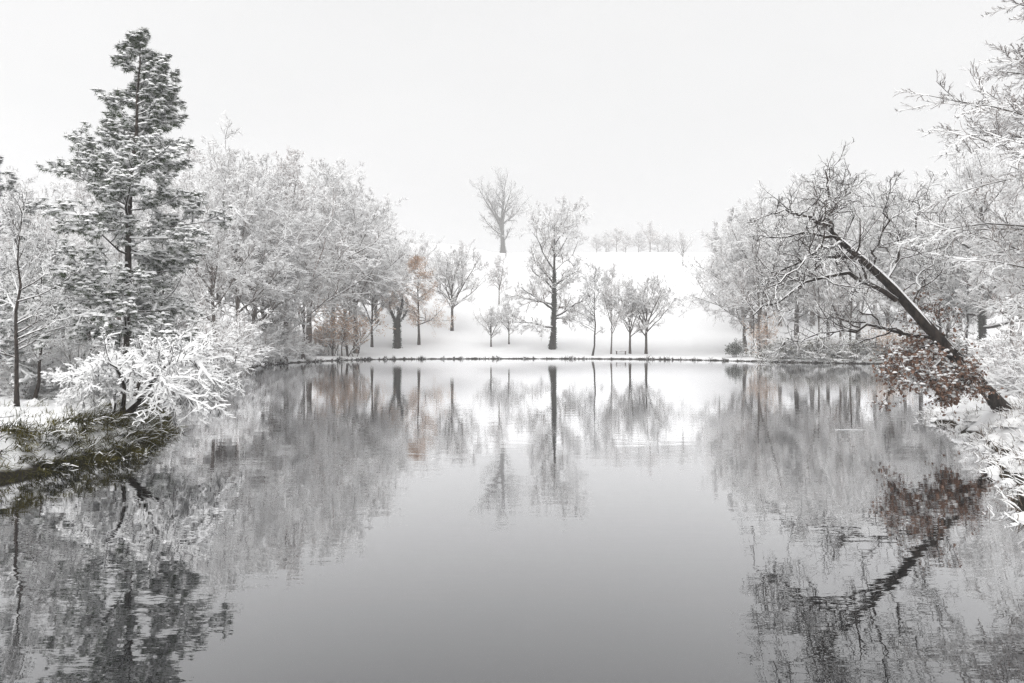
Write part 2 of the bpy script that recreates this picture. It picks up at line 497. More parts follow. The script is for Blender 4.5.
def broadleaf(h=16, r=0.26, n1=22, n2=9, n3=7, n4=5, start=0.2, wide=0.5, ang=(62, 26), curl=0.10, trop=0.05, snow=0.032,
              bark='bark_grey', twig='twig', wander=0.04, ivy=0, leaves=None, forks=0, top=0.86, crown=None, gap=0.06):
    K = 9
    z = np.linspace(0, h * top, K)
    P0 = np.stack([np.cumsum(rng.standard_normal(K)) * wander * h / K, np.cumsum(rng.standard_normal(K)) * wander * h / K, z], -1)[None]
    P0[:, 0, :2] = 0; P0[:, 0, 2] = -0.35
    R0 = r * np.interp(np.linspace(0, 1, K), [0, 0.06, 0.4, 1], [1.5, 1.0, 0.72, 0.12])[None]
    limbs = [(P0, R0)]
    if forks:
        F, FR = grow(P0, R0, forks, 0.28, 0.5, 24, 6, 0.62, 8, 0.07, 0.06, 0.75, 0.2, 0.02, taper=0.1)
        limbs.append((F, FR))
    sh = crown or lerp_shape((start, .75), (0.45, 1.0), (0.75, .72), (1, .38))
    L1 = []
    for (P, R) in limbs:
        nn = n1 if len(P) == 1 else max(4, n1 // 3)
        L1.append(grow(P, R, nn, start if len(P) == 1 else 0.25, 1.0, 0, 9, 0.5, 7, curl, trop, 0.62, 0.22, 0.018, lens=h * wide * (1 if len(P) == 1 else .6),
                       shape=sh, angf=lambda t: np.interp(t, [start, 1], ang)))
    P1 = np.concatenate([a for a, b in L1]); R1 = np.concatenate([b for a, b in L1])
    P2, R2 = grow(P1, R1, n2, 0.18, 1, 42, 12, 0.46, 5, curl * 1.4, trop * .8, 0.6, 0.35, 0.012, taper=0.45)
    P3, R3 = grow(P2, R2, n3, 0.15, 1, 48, 14, 0.52, 4, curl * 1.8, trop * .6, 0.6, 0.5, 0.008, taper=0.4)
    P4, R4 = grow(P3, R3, n4, 0.12, 1, 50, 18, 0.50, 2, 0.2, trop * .4, 0.65, 0.6, 0.006, taper=0.25)
    gt, gc, gs = Geo(), Geo(), Geo()
    for (P, R) in limbs:
        tube(gt, P, R, 10, 0.05)
    tube(gt, P1, R1, 5)
    tube(gc, P2, R2, 4); tube(gc, P3, R3, 3); ribbon(gc, P4, R4 * 1.15)
    snow_on(gs, P1, R1, snow * .8, 4, 0.3, wrap=-.3); snow_on(gs, P2, R2, snow, 4, 0.3, gap)
    snow_on(gs, P3, R3, snow * .8, 3, 0.25, gap); snow_on(gs, P4, R4, snow * .75, 3, 0.25, gap)
    parts = [('trunk', gt.mesh('trunk', bark)), ('crown', gc.mesh('crown', twig)), ('snow_cover', gs.mesh('snow_cover', 'snow'))]
    if ivy:
        gi = Geo()
        pos, T, rad = points_along(P0, R0, ivy, 0.02, 0.62)
        q = rng.standard_normal(pos.shape); q[:, 2] = 0; q = unit(q)
        leaf_quads(gi, pos + q * (rad * rng.uniform(0.8, 1.35, len(rad)))[:, None], 0.16)
        pos, T, rad = points_along(P1[:n1 // 2], R1[:n1 // 2], ivy // (n1 * 2), 0.0, 0.4)
        leaf_quads(gi, pos + 0.08 * rng.standard_normal(pos.shape), 0.14)
        parts.append(('ivy', gi.mesh('ivy', 'ivy', False)))
    if leaves:
        mat, cnt, size, t1 = leaves
        gl = Geo()
        pos, T, rad = points_along(P3, R3, cnt, 0.1, 1)
        keep = pos[:, 2] < h * t1
        pos = pos[keep]
        leaf_quads(gl, pos + 0.16 * rng.standard_normal(pos.shape), size)
        parts.append(('leaves', gl.mesh('leaves', mat, False)))
    return parts, h


def pine(h=11.5, n1=88, n2=10, n3=5, mat='needle', nn=9, ln=0.15, snow=0.05, half=2.4, start=0.08, shape=None, blob=0.9, arch=0.35, droop=0.0, lean=0.0):
    K = 12
    z = np.linspace(0, h, K)
    P0 = np.stack([lean * (z / h) ** 1.2 + 0.05 * np.sin(z * .9) + 0.03 * rng.standard_normal(K), 0.08 * np.cos(z * .4), z], -1)[None]
    P0[:, 0, 2] = -0.35
    R0 = 0.13 * np.interp(np.linspace(0, 1, K), [0, .05, 1], [1.35, 1, 0.10])[None] * h / 11.5
    sh = shape or lerp_shape((start, 1.0), (0.35, 1.0), (0.55, .88), (0.72, .66), (0.86, .40), (0.95, .18), (1, .06))
    P1, R1 = grow(P0, R0, n1, start, 0.995, 0, 7, 1, 7, 0.09, 0.035 - droop, 0.4, 0.25, 0.012, lens=half, shape=sh,
                  angf=lambda t: np.interp(t, [start, .6, 1], [98, 84, 52]), ge=0.05)
    P2, R2 = grow(P1, R1, n2, 0.2, 1, 48, 12, 0.36, 5, 0.10, 0.03 - droop, 0.6, 0.4, 0.008, flat=0.45, taper=0.35)
    P3, R3 = grow(P2, R2, n3, 0.2, 1, 44, 14, 0.5, 3, 0.12, 0.04 - droop, 0.6, 0.5, 0.006, flat=0.6, taper=0.2)
    gt, gc, gn, gs = Geo(), Geo(), Geo(), Geo()
    tube(gt, P0, R0, 10, 0.06); tube(gt, P1, R1, 5)
    tube(gc, P2, R2, 3); tube(gc, P3, R3, 3)
    for (P, R, c, t0) in ((P3, R3, 2, .45), (P2, R2, 3, .5)):
        pos, T, rad = points_along(P, R, c, t0, 1)
        needles(gn, pos, T, nn, ln, 0.017)
        k = rng.random(len(pos)) < blob
        bl = pos[k] + np.array([0, 0, 0.035])
        blobs(gs, bl, rng.uniform(.045, .135, len(bl)) * snow / .05, rng.uniform(.03, .065, len(bl)) * snow / .05)
    snow_on(gs, P1, R1, snow * .4, 4, arch, 0.3); snow_on(gs, P2, R2, snow * .8, 4, arch, 0.3)
    k = rng.random(len(P3)) < 0.6
    snow_on(gs, P3[k], R3[k], snow * .6, 3, arch, 0.2)
    return [('trunk', gt.mesh('trunk', 'bark_wet')), ('crown', gc.mesh('crown', 'twig_dark')), ('needles', gn.mesh('needles', mat, False)),
            ('snow_cover', gs.mesh('snow_cover', 'snow'))], h


def shrub(h=2.2, stems=16, n2=8, n3=6, n4=3, spread=50, snow=0.035, twig='twig', droop=-0.06, leaves=None, hf=1.5):
    base = np.zeros((stems, 3)); base[:, :2] = 0.12 * h * rng.standard_normal((stems, 2)); base[:, 2] = -0.15
    a = rng.uniform(0, 2 * math.pi, stems); b = np.radians(np.abs(rng.normal(0, spread, stems)).clip(4, 82))
    d = np.stack([np.cos(a) * np.sin(b), np.sin(a) * np.sin(b), np.cos(b)], -1)
    P1 = sweep(base, d, h * rng.uniform(.8, 1.25, stems), 7, 0.09, droop * .6)
    R1 = (0.013 * h * rng.uniform(.6, 1.2, (stems, 1))) * np.linspace(1, .3, 7)[None]
    P2, R2 = grow(P1, R1, n2, 0.2, 1, 40, 12, 0.48, 5, 0.16, droop, 0.65, 0.4, 0.006, taper=0.3)
    P3, R3 = grow(P2, R2, n3, 0.2, 1, 42, 14, 0.5, 4, 0.18, droop, 0.65, 0.5, 0.005, taper=0.3)
    gt, gc, gs = Geo(), Geo(), Geo()
    tube(gt, P1, R1, 5); tube(gc, P2, R2, 3); tube(gc, P3, R3, 3)
    snow_on(gs, P1, R1, snow, 4, .35, hf=hf); snow_on(gs, P2, R2, snow, 4, .4, .1, hf); snow_on(gs, P3, R3, snow * .8, 3, .4, .15, hf)
    if n4:
        P4, R4 = grow(P3, R3, n4, 0.15, 1, 46, 16, 0.55, 2, 0.2, droop, 0.65, 0.6, 0.0045, taper=0.3)
        ribbon(gc, P4, R4 * 1.2); snow_on(gs, P4, R4, snow * .7, 3, .4, .2, hf)
    else:
        P4, R4 = P3, R3
    parts = [('stem', gt.mesh('stem', 'bark')), ('crown', gc.mesh('crown', twig)), ('snow_cover', gs.mesh('snow_cover', 'snow'))]
    if leaves:
        mat, cnt, size = leaves
        gl = Geo(); pos, T, rad = points_along(P4, R4, cnt, 0.1, 1)
        leaf_quads(gl, pos + 0.02 * rng.standard_normal(pos.shape), size)
        parts.append(('leaves', gl.mesh('leaves', mat, False)))
    return parts, h


KIND = {}
KIND['broad_a'] = broadleaf(h=21, r=.23, n1=17, n2=8, n3=7, n4=12, forks=3, ang=(66, 26), curl=.13, snow=.036)
KIND['broad_b'] = broadleaf(h=21, r=.28, n1=25, n2=8, n3=7, n4=12, forks=0, wide=.47, ang=(64, 24), trop=.06, curl=.13, snow=.036)
KIND['broad_c'] = broadleaf(h=19, r=.22, n1=17, n2=8, n3=7, n4=11, forks=2, start=.25, wide=.42, ang=(56, 20), trop=.07, twig='twig_red', snow=.033)
KIND['slender'] = broadleaf(h=9, r=.085, n1=24, n2=6, n3=5, n4=8, start=.25, wide=.32, ang=(74, 32), snow=.017, bark='bark_wet', twig='twig_dark', wander=.10)
KIND['round'] = broadleaf(h=10, r=.17, n1=14, n2=7, n3=6, n4=9, forks=4, start=.22, wide=.48, ang=(62, 24), bark='bark', twig='twig', snow=.028, top=.8, gap=.15)
KIND['oak_mid'] = broadleaf(h=21, r=.38, n1=24, n2=9, n3=7, n4=10, start=.17, wide=.42, ang=(84, 28), trop=.05, curl=.15, bark='bark_wet', twig='twig', snow=.036,
                            ivy=2600, crown=lerp_shape((.16, .72), (.32, 1.0), (.6, .85), (.85, .6), (1, .4)))
KIND['oak_hill'] = broadleaf(h=18, r=.46, n1=15, n2=8, n3=7, n4=8, forks=4, start=.12, wide=.42, ang=(62, 22), trop=.07, curl=.14, bark='bark_wet', twig='twig_dark', snow=.018, ivy=1200,
                             gap=.4, crown=lerp_shape((.18, .7), (.4, 1.0), (.8, .8), (1, .45)))
KIND['tan'] = broadleaf(h=12, r=.17, n1=34, n2=7, n3=5, n4=2, start=.2, wide=.36, ang=(86, 34), trop=.03, bark='bark', twig='twig_red', snow=.03,
                        leaves=('tan_leaf', 16, .10, 1.0), top=.97, crown=lerp_shape((.2, 1), (.5, .8), (.8, .5), (1, .2)))
KIND['pine'] = pine(n1=84, lean=.5)
KIND['pine_frost'] = pine(h=8, n1=40, n2=8, n3=4, mat='needle_frost', nn=9, ln=.14, snow=.055, half=2.1, blob=.75, droop=.03)
KIND['shrub'] = shrub(stems=15, n4=4, snow=.024)
KIND['shrub_b'] = shrub(h=2.0, stems=16, n2=8, n3=6, n4=4, spread=38, snow=.022, droop=-.02, twig='twig_red')
KIND['shrub_olive'] = shrub(h=2.0, stems=14, n2=7, n3=5, n4=0, spread=42, snow=.025, droop=-.03, leaves=('olive_leaf', 7, .10))
KIND['evergreen'] = shrub(h=2.6, stems=18, n2=8, n3=5, n4=0, spread=30, snow=.03, droop=.02, leaves=('ivy', 12, .13))
KIND['tan_bush'] = shrub(h=4.0, stems=14, n2=8, n3=6, n4=0, spread=26, snow=.03, droop=.01, twig='twig_red', leaves=('tan_leaf', 8, .12))


def stump_tree():
    """a pollard with a thick ivy trunk and short broken limbs"""
    h = 7.0
    P0 = resample([(0, 0, -.3), (.05, 0, 1.5), (-.05, .05, 3.0), (0.05, 0, 4.2)], 8)[None]
    R0 = np.interp(np.linspace(0, 1, 8), [0, .1, 1], [.62, .48, .42])[None]
    lim = [[(0, 0, 3.6), (-.7, .1, 4.8), (-1.05, 0, 5.8), (-1.1, .1, 6.8)], [(0, 0, 3.8), (.5, -.2, 5.0), (.75, 0, 6.2), (.8, .1, 7.2)],
           [(0, 0, 3.9), (.15, .4, 5.0), (.1, .5, 6.0)], [(0, 0, 3.5), (.9, .2, 4.5), (1.5, .1, 5.6)]]
    P1 = np.stack([resample(p, 7) for p in lim]); R1 = np.array([.26, .28, .22, .16])[:, None] * np.linspace(1, .5, 7)[None]
    P2, R2 = grow(P1, R1, 12, .3, 1, 40, 14, .5, 5, .15, .05, .35, .4, .012)
    P3, R3 = grow(P2, R2, 6, .2, 1, 42, 14, .5, 3, .15, .05, .6, .5, .008)
    gt, gc, gs, gi = Geo(), Geo(), Geo(), Geo()
    tube(gt, P0, R0, 10, .08); tube(gt, P1, R1, 6)
    tube(gc, P2, R2, 3); tube(gc, P3, R3, 3)
    snow_on(gs, P1, R1, .03, 4); snow_on(gs, P2, R2, .03, 4); snow_on(gs, P3, R3, .025, 3)
    for P, R, n in ((P0, R0, 1500), (P1, R1, 220)):
        pos, T, rad = points_along(P, R, n, 0.03, .95)
        q = unit(rng.standard_normal(pos.shape) * np.array([1, 1, .2]))
        leaf_quads(gi, pos + q * (rad * rng.uniform(.8, 1.4, len(rad)))[:, None], .17)
    return [('trunk', gt.mesh('trunk', 'bark_wet')), ('crown', gc.mesh('crown', 'twig_dark')), ('snow_cover', gs.mesh('snow_cover', 'snow')), ('ivy', gi.mesh('ivy', 'ivy', False))], h


KIND['stump'] = stump_tree()
for k, (parts, h) in list(KIND.items()):                      # the height each kind really reached
    top = 0
    for nm, me in parts:
        co = np.empty(len(me.vertices) * 3, np.float32); me.vertices.foreach_get('co', co)
        top = max(top, float(np.percentile(co[2::3], 99.97)))
    KIND[k] = (parts, top)


# ------------------------------------------------------------------ planting
ORD = ['leftmost', 'second from left', 'third from left', 'fourth from left', 'fifth from left', 'sixth from left', 'seventh from left', 'eighth from left', 'ninth from left']


def rank(rows, px):
    return ORD[sorted(q[0] for q in rows).index(px)]


def plant(kind, px, D, top, label, name='tree', cat='tree', group=None, rz=None, wx=1.0, base=None):
    """a tree of a kind at image column px and distance D whose top reaches row top"""
    parts, h = KIND[kind]
    if base is not None:
        D = hit(px, base)
    for _ in range(200):                                       # never in the water
        if shore_dist(np.array([(px - CX) / FPX * D]), np.array([D]))[0] > 0.55:
            break
        D += .4
    p = on_ground(px, D)
    s = (CAM_Z + (CY - top) / FPX * D - p[2]) / h
    o = thing(name, label, cat, p, rng.uniform(0, 6.28) if rz is None else rz, (s * wx, s * wx, s), group)
    for nm, me in parts:
        part(nm, me, o)
    return o


# -- left shore
plant('pine', 124, 20, 27, 'tall dark green snow-dusted pine towering over the left shore', 'pine_tree', rz=.1)
plant('pine_frost', -14, 20, 150, 'frosted evergreen cut off by the left edge of the photo', 'evergreen_tree', rz=2)
plant('slender', 17, 17, 185, 'thin dark-trunked tree nearest the left edge of the photo', 'young_tree', rz=1)
plant('slender', 32, 19, 230, 'thin tree just right of the leftmost slender trunk', 'young_tree', rz=2.5)
plant('slender', 62, 24, 235, 'slender snowy tree between the left edge and the pine', 'young_tree', rz=4)
plant('slender', 96, 27, 225, 'slender snowy tree close behind the pine on its left', 'young_tree', rz=5)
plant('slender', 165, 26, 215, 'slender snowy tree close behind the pine on its right', 'young_tree', rz=.3)
G = 'misty snow-covered trees in the wood behind the left shore'
for px, D, top, k in ((8, 44, 168, 'broad_b'), (48, 52, 160, 'broad_a'), (88, 60, 172, 'broad_c'), (30, 34, 205, 'broad_c'), (75, 40, 200, 'broad_b'),
                      (150, 55, 178, 'broad_b'), (-30, 38, 170, 'broad_a'), (120, 46, 200, 'broad_a'), (182, 66, 172, 'broad_c')):
    plant(k, px, D, top, 'misty snow-covered bare tree in the wood behind the left pine', 'wood_tree', group=G)
plant('broad_b', 213, 40, 168, 'tall bare tree with straight reddish trunk right of the pine', 'bare_tree', wx=.9)
plant('broad_a', 238, 48, 130, 'highest white bare tree right of the pine, limbs fanning upward', 'bare_tree', rz=1.2)
plant('broad_c', 284, 60, 148, 'white bare tree between the two broadest trees on left shore', 'bare_tree', wx=1.2)
plant('broad_a', 333, 99, 152, 'broad white bare tree whose limbs reach right towards the orange tree', 'bare_tree', rz=4.2, wx=1.05)
plant('broad_b', 266, 52, 215, 'lower bare tree with limbs leaning over the left shore', 'bare_tree', wx=1.3)
plant('broad_c', 303, 80, 225, 'bare tree with dark upright trunk on the left far shore', 'bare_tree', wx=1.1)
plant('broad_b', 356, 96, 184, 'pale bare tree at the right end of the left wood', 'bare_tree', wx=1.2)
G = 'white trees filling the back of the left wood'
for px, D, top, k in ((258, 70, 156, 'broad_b'), (306, 88, 158, 'broad_b'), (345, 108, 172, 'broad_a'), (378, 118, 206, 'broad_b'), (215, 62, 152, 'broad_b')):
    plant(k, px, D, top, 'white bare tree half hidden at the back of the left wood', 'wood_tree', group=G, wx=1.3)
plant('tan_bush', 343, 90, 300, 'tan-leaved bush on the bank left of the small forked tree', 'bush', 'bush', wx=1.3)
plant('tan_bush', 322, 92, 318, 'smaller tan-leaved bush beside a thin trunk on left bank', 'bush', 'bush', wx=1.1)
G = 'snow-laden shrubs along the left shore'
LEFT_SHRUBS = ((20, 20, 345, 'shrub'), (48, 22, 335, 'shrub_b'), (78, 21, 330, 'shrub'), (8, 24, 320, 'shrub_b'), (100, 24, 322, 'shrub_b'), (150, 24, 318, 'shrub'),
                      (172, 26.5, 325, 'shrub'), (190, 30, 318, 'shrub_b'), (205, 31, 332, 'shrub'), (226, 37, 325, 'shrub'), (246, 44, 322, 'shrub_b'), (262, 54, 325, 'shrub'),
                      (276, 66, 325, 'shrub_b'), (292, 80, 330, 'shrub'), (312, 90, 335, 'shrub_b'), (180, 36, 300, 'shrub_b'), (140, 32, 300, 'shrub_b'), (60, 30, 300, 'shrub'))
for px, D, top, k in LEFT_SHRUBS:
    where = ('beneath the thin trunks at the left edge' if px < 55 else 'between the thin left trunks and the pine' if px < 110 else 'around the foot of the pine' if px < 175
             else 'overhanging the water right of the pine' if px < 255 else 'on the bank left of the tan bushes')
    plant(k, px, D, top, 'snow-laden twiggy shrub ' + where, 'shrub', 'shrub', group=G, wx=1.25)

plant('pine', 58, 29, 238, 'dark snowy young pine between the thin left trunks and the tall pine', 'pine_tree', rz=2)
plant('pine', 158, 31, 240, 'dark snowy young pine just right of the tall pine', 'pine_tree', rz=3.3)
plant('pine', 8, 30, 262, 'dark snowy young pine low at the left edge', 'pine_tree', rz=4.4)
G = 'tall snowy shrubs filling the foot of the left wood'
TALL = ((204, 40, 300, 'shrub_b'), (222, 48, 304, 'shrub_b'), (238, 60, 306, 'shrub_b'), (254, 70, 308, 'shrub_b'), (272, 80, 310, 'shrub_b'), (290, 88, 316, 'shrub_b'))
for px, D, top, k in TALL:
    plant(k, px, D, top, rank(TALL, px) + ' of the tall snowy shrubs at the foot of the left wood', 'shrub', 'shrub', group=G, wx=1.0)
# -- far shore
plant('round', 372, 0, 255, 'small dark forked tree left of the ivy-covered pollard', 'bare_tree', base=347, wx=.8)
plant('stump', 397, 0, 293, 'dark ivy-covered pollard with short broken limbs on far shore', 'pollard_tree', base=348, rz=0)
plant('tan', 419, 0, 253, 'orange-tan leaved tree right of the ivy pollard', 'tan_tree', base=344)
plant('round', 452, 0, 243, 'pale spreading tree on the slope right of the orange-tan tree', 'bare_tree', base=331, rz=1)
plant('broad_c', 499, 0, 254, 'reddish thin tree on the slope below the hilltop oak', 'bare_tree', base=306, wx=1.0)
plant('round', 491, 0, 305, 'small snowy tree left of the ivy oak at the far shore', 'bare_tree', base=347, wx=1.0)
plant('round', 509, 0, 300, 'small leaning tree just left of the ivy oak trunk', 'bare_tree', base=345, wx=.9, rz=3)
plant('oak_mid', 552, 0, 195, 'large oak with dark ivy-clad trunk in the middle of far shore', 'oak_tree', base=349, rz=.7)
plant('oak_hill', 503, 0, 166, 'upright dark oak standing alone on the crest of the hill', 'oak_tree', base=247, rz=1.5, wx=1.15)
plant('slender', 592, 0, 262, 'thin straight tree at the water edge right of the ivy oak', 'young_tree', base=356)
plant('broad_c', 611, 0, 262, 'slim upright tree left of the far-shore bench', 'bare_tree', base=354, wx=.7)
plant('round', 630, 0, 275, 'small forked tree directly right of the far-shore bench', 'bare_tree', base=354, rz=2, wx=.85)
plant('round', 646, 0, 272, 'round-crowned tree farthest right on the open far shore', 'bare_tree', base=354, rz=.2)
plant('round', 683, 0, 229, 'lone bushy tree out on the white hillside', 'bare_tree', base=266, wx=.7, rz=4)
G = 'misty trees on the hill ridge'
RIDGE = ((597, 272, 234), (606, 278, 230), (617, 270, 227), (626, 284, 233), (639, 275, 231), (650, 268, 220), (658, 282, 230), (669, 276, 233), (713, 284, 232))
for px, D, top in RIDGE:
    plant(('broad_b', 'broad_a', 'broad_c')[px % 3], px, D, top, rank(RIDGE, px) + ' tree of the misty row along the hill ridge', 'ridge_tree', group=G, wx=1.25 + .1 * (px % 5))
G = 'misty trees behind the left far shore'
for px, D, top, k in ((395, 128, 248, 'broad_b'), (425, 140, 240, 'broad_c'), (408, 150, 244, 'broad_a'), (440, 135, 246, 'broad_b'), (462, 140, 240, 'broad_c'), (478, 150, 250, 'broad_b'), (372, 120, 238, 'broad_a')):
    plant(k, px, D, top, 'misty tree on the slope behind the orange-tan tree', 'slope_tree', group=G)

# -- right wood
G = 'snow-covered trees in the right wood'
for px, D, top, k in ((746, 98, 222, 'broad_b'), (766, 94, 190, 'broad_a'), (796, 98, 178, 'broad_b'), (828, 92, 172, 'broad_a'), (858, 96, 182, 'broad_b'), (888, 88, 178, 'broad_a'),
                      (918, 90, 180, 'broad_b'), (948, 84, 190, 'broad_a'), (985, 80, 185, 'broad_b'), (752, 118, 200, 'broad_b'), (780, 125, 186, 'broad_a'), (812, 125, 176, 'broad_b'), (845, 130, 180, 'broad_a'),
                      (875, 125, 182, 'broad_b'), (905, 122, 180, 'broad_a'), (960, 120, 190, 'broad_a'), (1020, 90, 190, 'broad_a'), (733, 140, 222, 'broad_c'), (720, 150, 244, 'broad_b')):
    plant(k, px, D, top, 'tall snow-covered bare tree in the right wood, ' + ('front row near the waterline' if D < 99 else 'back row paler in the mist'), 'wood_tree', group=G, wx=1.15)
plant('broad_c', 759, 84, 225, 'tree with dark straight trunk behind the reddish shrub', 'bare_tree')
plant('broad_c', 818, 80, 235, 'thin tree standing behind the low limb of the leaning oak', 'bare_tree', wx=.7)
plant('broad_c', 840, 77, 215, 'left tree of the dark-trunked pair behind the leaning oak', 'bare_tree', wx=.7)
plant('broad_b', 849, 77, 220, 'right tree of the dark-trunked pair behind the leaning oak', 'bare_tree', wx=.7)
plant('evergreen', 735, 86, 338, 'dark rounded evergreen bush at the left end of right wood', 'bush', 'bush', wx=1.25)
plant('tan_bush', 762, 84, 312, 'reddish multi-stemmed shrub beside the dark evergreen bush', 'shrub', 'shrub', wx=.8)
G = 'grey shrubs along the right far shore'
GREY = ((785, 80, 336, 'shrub_olive'), (800, 79, 332, 'shrub_b'), (816, 78, 336, 'shrub_olive'), (832, 77, 334, 'shrub_b'), (858, 75, 335, 'shrub_olive'), (872, 76, 332, 'shrub_b'), (912, 74, 330, 'shrub_b'), (930, 74, 328, 'shrub_olive'))
for px, D, top, k in GREY:
    plant(k, px, D, top, rank(GREY, px) + ' of the grey snowy shrubs at the waterline of the right wood', 'shrub', 'shrub', group=G, wx=1.8)
plant('tan_bush', 888, 74, 322, 'brownish-olive bush at the waterline behind the oak leaves', 'bush', 'bush', wx=1.5)

# -- right shore, middle distance
plant('oak_mid', 983, 40, 130, 'tree with thick dark ivy trunk right of the leaning oak', 'bare_tree', wx=.8, rz=2)
plant('slender', 962, 48, 240, 'thin tree with low dark bush left of the ivy trunk', 'young_tree')
plant('slender', 945, 55, 215, 'thin tree seen above the middle of the leaning trunk', 'young_tree')
plant('shrub_olive', 964, 44, 340, 'small dark bush at the foot of the thin tree', 'bush', 'bush')
G = 'snowy bare trees at the right edge'
for px, D, top, k in ((1050, 34, 170, 'broad_b'), (1095, 32, 120, 'broad_c'), (1012, 50, 180, 'broad_c'), (1060, 44, 160, 'broad_b')):
    plant(k, px, D, top, 'snowy bare tree crowding the right edge of the photo', 'edge_tree', group=G)
G = 'snowy shrubs on the right bank'
BANK = ((1015, 22, 345, 'shrub_b'), (1040, 20, 330, 'shrub'), (1000, 30, 330, 'shrub_b'), (1022, 27, 320, 'shrub_b'))
for px, D, top, k in BANK:
    plant(k, px, D, top, rank(BANK, px) + ' of the snowy reddish-twigged shrubs behind the base of the leaning oak', 'shrub', 'shrub', group=G, wx=1.2)


G = 'snow-covered brambles along the edge of the right bank'
for px, D, top, k in ((968, 20.5, 398, 'shrub_b'), (1004, 19, 398, 'shrub'), (1026, 16.5, 408, 'shrub_b'), (1018, 14.2, 428, 'shrub'), (1034, 12.2, 428, 'shrub_b'), (1042, 10.2, 448, 'shrub_b'), (1050, 9.0, 462, 'shrub_b')):
    plant(k, px, D, top, 'low snow-covered bramble on the edge of the right bank', 'bramble', 'bramble', group=G, wx=1.5)


# ------------------------------------------------------------------ the leaning oak
def leaning_oak():
    D0 = 17.5
    def W(pts):
        return [at(px, py, D0 + dz) for px, py, dz in pts]
    trunk = W([(1016, 426, .1), (994, 399, 0), (970, 373, 0), (944, 345, 0), (917, 315, 0), (891, 286, -.05), (865, 262, -.1), (843, 244, -.15), (832, 233, -.2)])
    root = at(995, 400, D0)
    limbs = [
        [(832, 233, -.2), (829, 218, -.1), (825, 198, .1), (825, 182, .3), (824, 166, .4)],
        [(833, 234, -.2), (820, 220, -.3), (803, 213, -.5), (787, 215, -.7), (768, 212, -.9)],
        [(834, 236, -.2), (822, 234, 0), (807, 232, .3), (781, 233, .6), (750, 235, .9)],
        [(844, 245, -.15), (834, 243, -.4), (825, 245, -.7), (812, 253, -.9), (790, 266, -1.2), (764, 284, -1.4)],
        [(858, 258, -.15), (843, 255, .1), (829, 254, .4), (807, 256, .8), (788, 267, 1.1), (766, 280, 1.3), (752, 287, 1.4)],
        [(896, 300, -.05), (883, 291, -.2), (869, 284, -.3), (847, 277, -.5), (829, 279, -.7), (807, 286, -.9), (785, 297, -1.0), (768, 312, -1.1), (750, 325, -1.2)],
        [(931, 337, 0), (915, 332, .2), (900, 330, .4), (873, 328, .6), (851, 328, .7), (834, 334, .8), (812, 339, .7), (788, 341, .6)],
        [(886, 280, -.1), (893, 257, .2), (904, 240, .4), (917, 213, .6), (922, 190, .8)],
        [(872, 268, -.1), (878, 250, -.3), (884, 225, -.6), (886, 205, -.8), (887, 182, -1.0)],
        [(910, 307, 0), (920, 285, .5), (932, 266, .9), (941, 243, 1.2), (938, 222, 1.4)],
        [(950, 352, 0), (938, 358, -.3), (922, 366, -.6), (905, 376, -.9), (892, 388, -1.1)],
        [(963, 366, 0), (953, 372, -.3), (940, 378, -.6), (928, 388, -.8)],
        [(938, 339, 0), (926, 346, .3), (912, 353, .6), (897, 362, .9)],
        [(945, 346, 0), (940, 325, .6), (928, 310, 1.0), (915, 300, 1.2)],
        [(828, 214, -.1), (838, 200, .2), (846, 188, .4), (850, 174, .5)],
        [(969, 372, 0), (960, 384, -.4), (956, 392, -.6), (950, 398, -.7)],
    ]
    rad = [.05, .046, .042, .048, .05, .07, .055, .04, .032, .03, .034, .03, .03, .025, .024, .024]
    P0 = (resample(trunk, 14) - root)[None]
    R0 = np.interp(np.linspace(0, 1, 14), [0, .1, .16, .5, 1], [.25, .21, .165, .135, .06])[None]
    P1 = np.stack([resample(W(p), 12) - root for p in limbs])
    wig = rng.standard_normal((len(limbs), 12, 3)); wig[:, 0] = 0
    P1 += 0.045 * wig + 0.02 * np.cumsum(wig, 1)
    R1 = np.array(rad)[:, None] * np.linspace(1, .22, 12)[None]
    P2, R2 = grow(P1, R1, 15, .12, 1, 50, 14, .42, 7, .30, .04, .55, .35, .010, taper=.45)
    P3, R3 = grow(P2, R2, 7, .2, 1, 50, 16, .50, 5, .30, .05, .6, .45, .006, taper=.3)
    P4, R4 = grow(P3, R3, 4, .2, 1, 50, 18, .55, 3, .30, .04, .65, .6, .0045, taper=.2)
    o = thing('leaning_oak', 'dark oak leaning far out over the water from the right bank', 'tree', root)
    gt, gl, gc, gs = Geo(), Geo(), Geo(), Geo()
    tube(gt, P0, R0, 12, .05)
    tube(gl, P1, R1, 7, .05)
    tube(gc, P2, R2, 4); tube(gc, P3, R3, 3); ribbon(gc, P4, R4 * 1.2)
    snow_on(gs, P0, R0 * .9, .035, 6, .12, hf=1.7, wrap=-.35); snow_on(gs, P1, R1, .006, 5, .2, wrap=-.65, hf=1.6); snow_on(gs, P2, R2, .0045, 4, .3, .15, wrap=-.5, hf=1.6)
    snow_on(gs, P3, R3, .004, 3, .3, .3, wrap=-.3); snow_on(gs, P4, R4, .004, 3, .3, .4, wrap=-.3)
    part('trunk', gt.mesh('trunk', 'bark_wet'), o); part('branches', gl.mesh('branches', 'bark_wet'), o)
    part('crown', gc.mesh('crown', 'twig_dark'), o); part('snow_cover', gs.mesh('snow_cover', 'snow'), o)
    # withered leaves on the low twigs
    low = np.isin(np.repeat(np.arange(len(limbs)), 15 * 7), (10, 11, 12, 13, 15))
    Pl, Rl = P3[low], R3[low]
    pos, T, _ = points_along(Pl, Rl, 8, .1, 1)
    line = np.interp(pos[:, 0], P0[0, ::-1, 0], P0[0, ::-1, 2])          # mostly below the trunk
    pos = pos[(pos[:, 2] < line - .12) | (rng.random(len(pos)) < .3)]
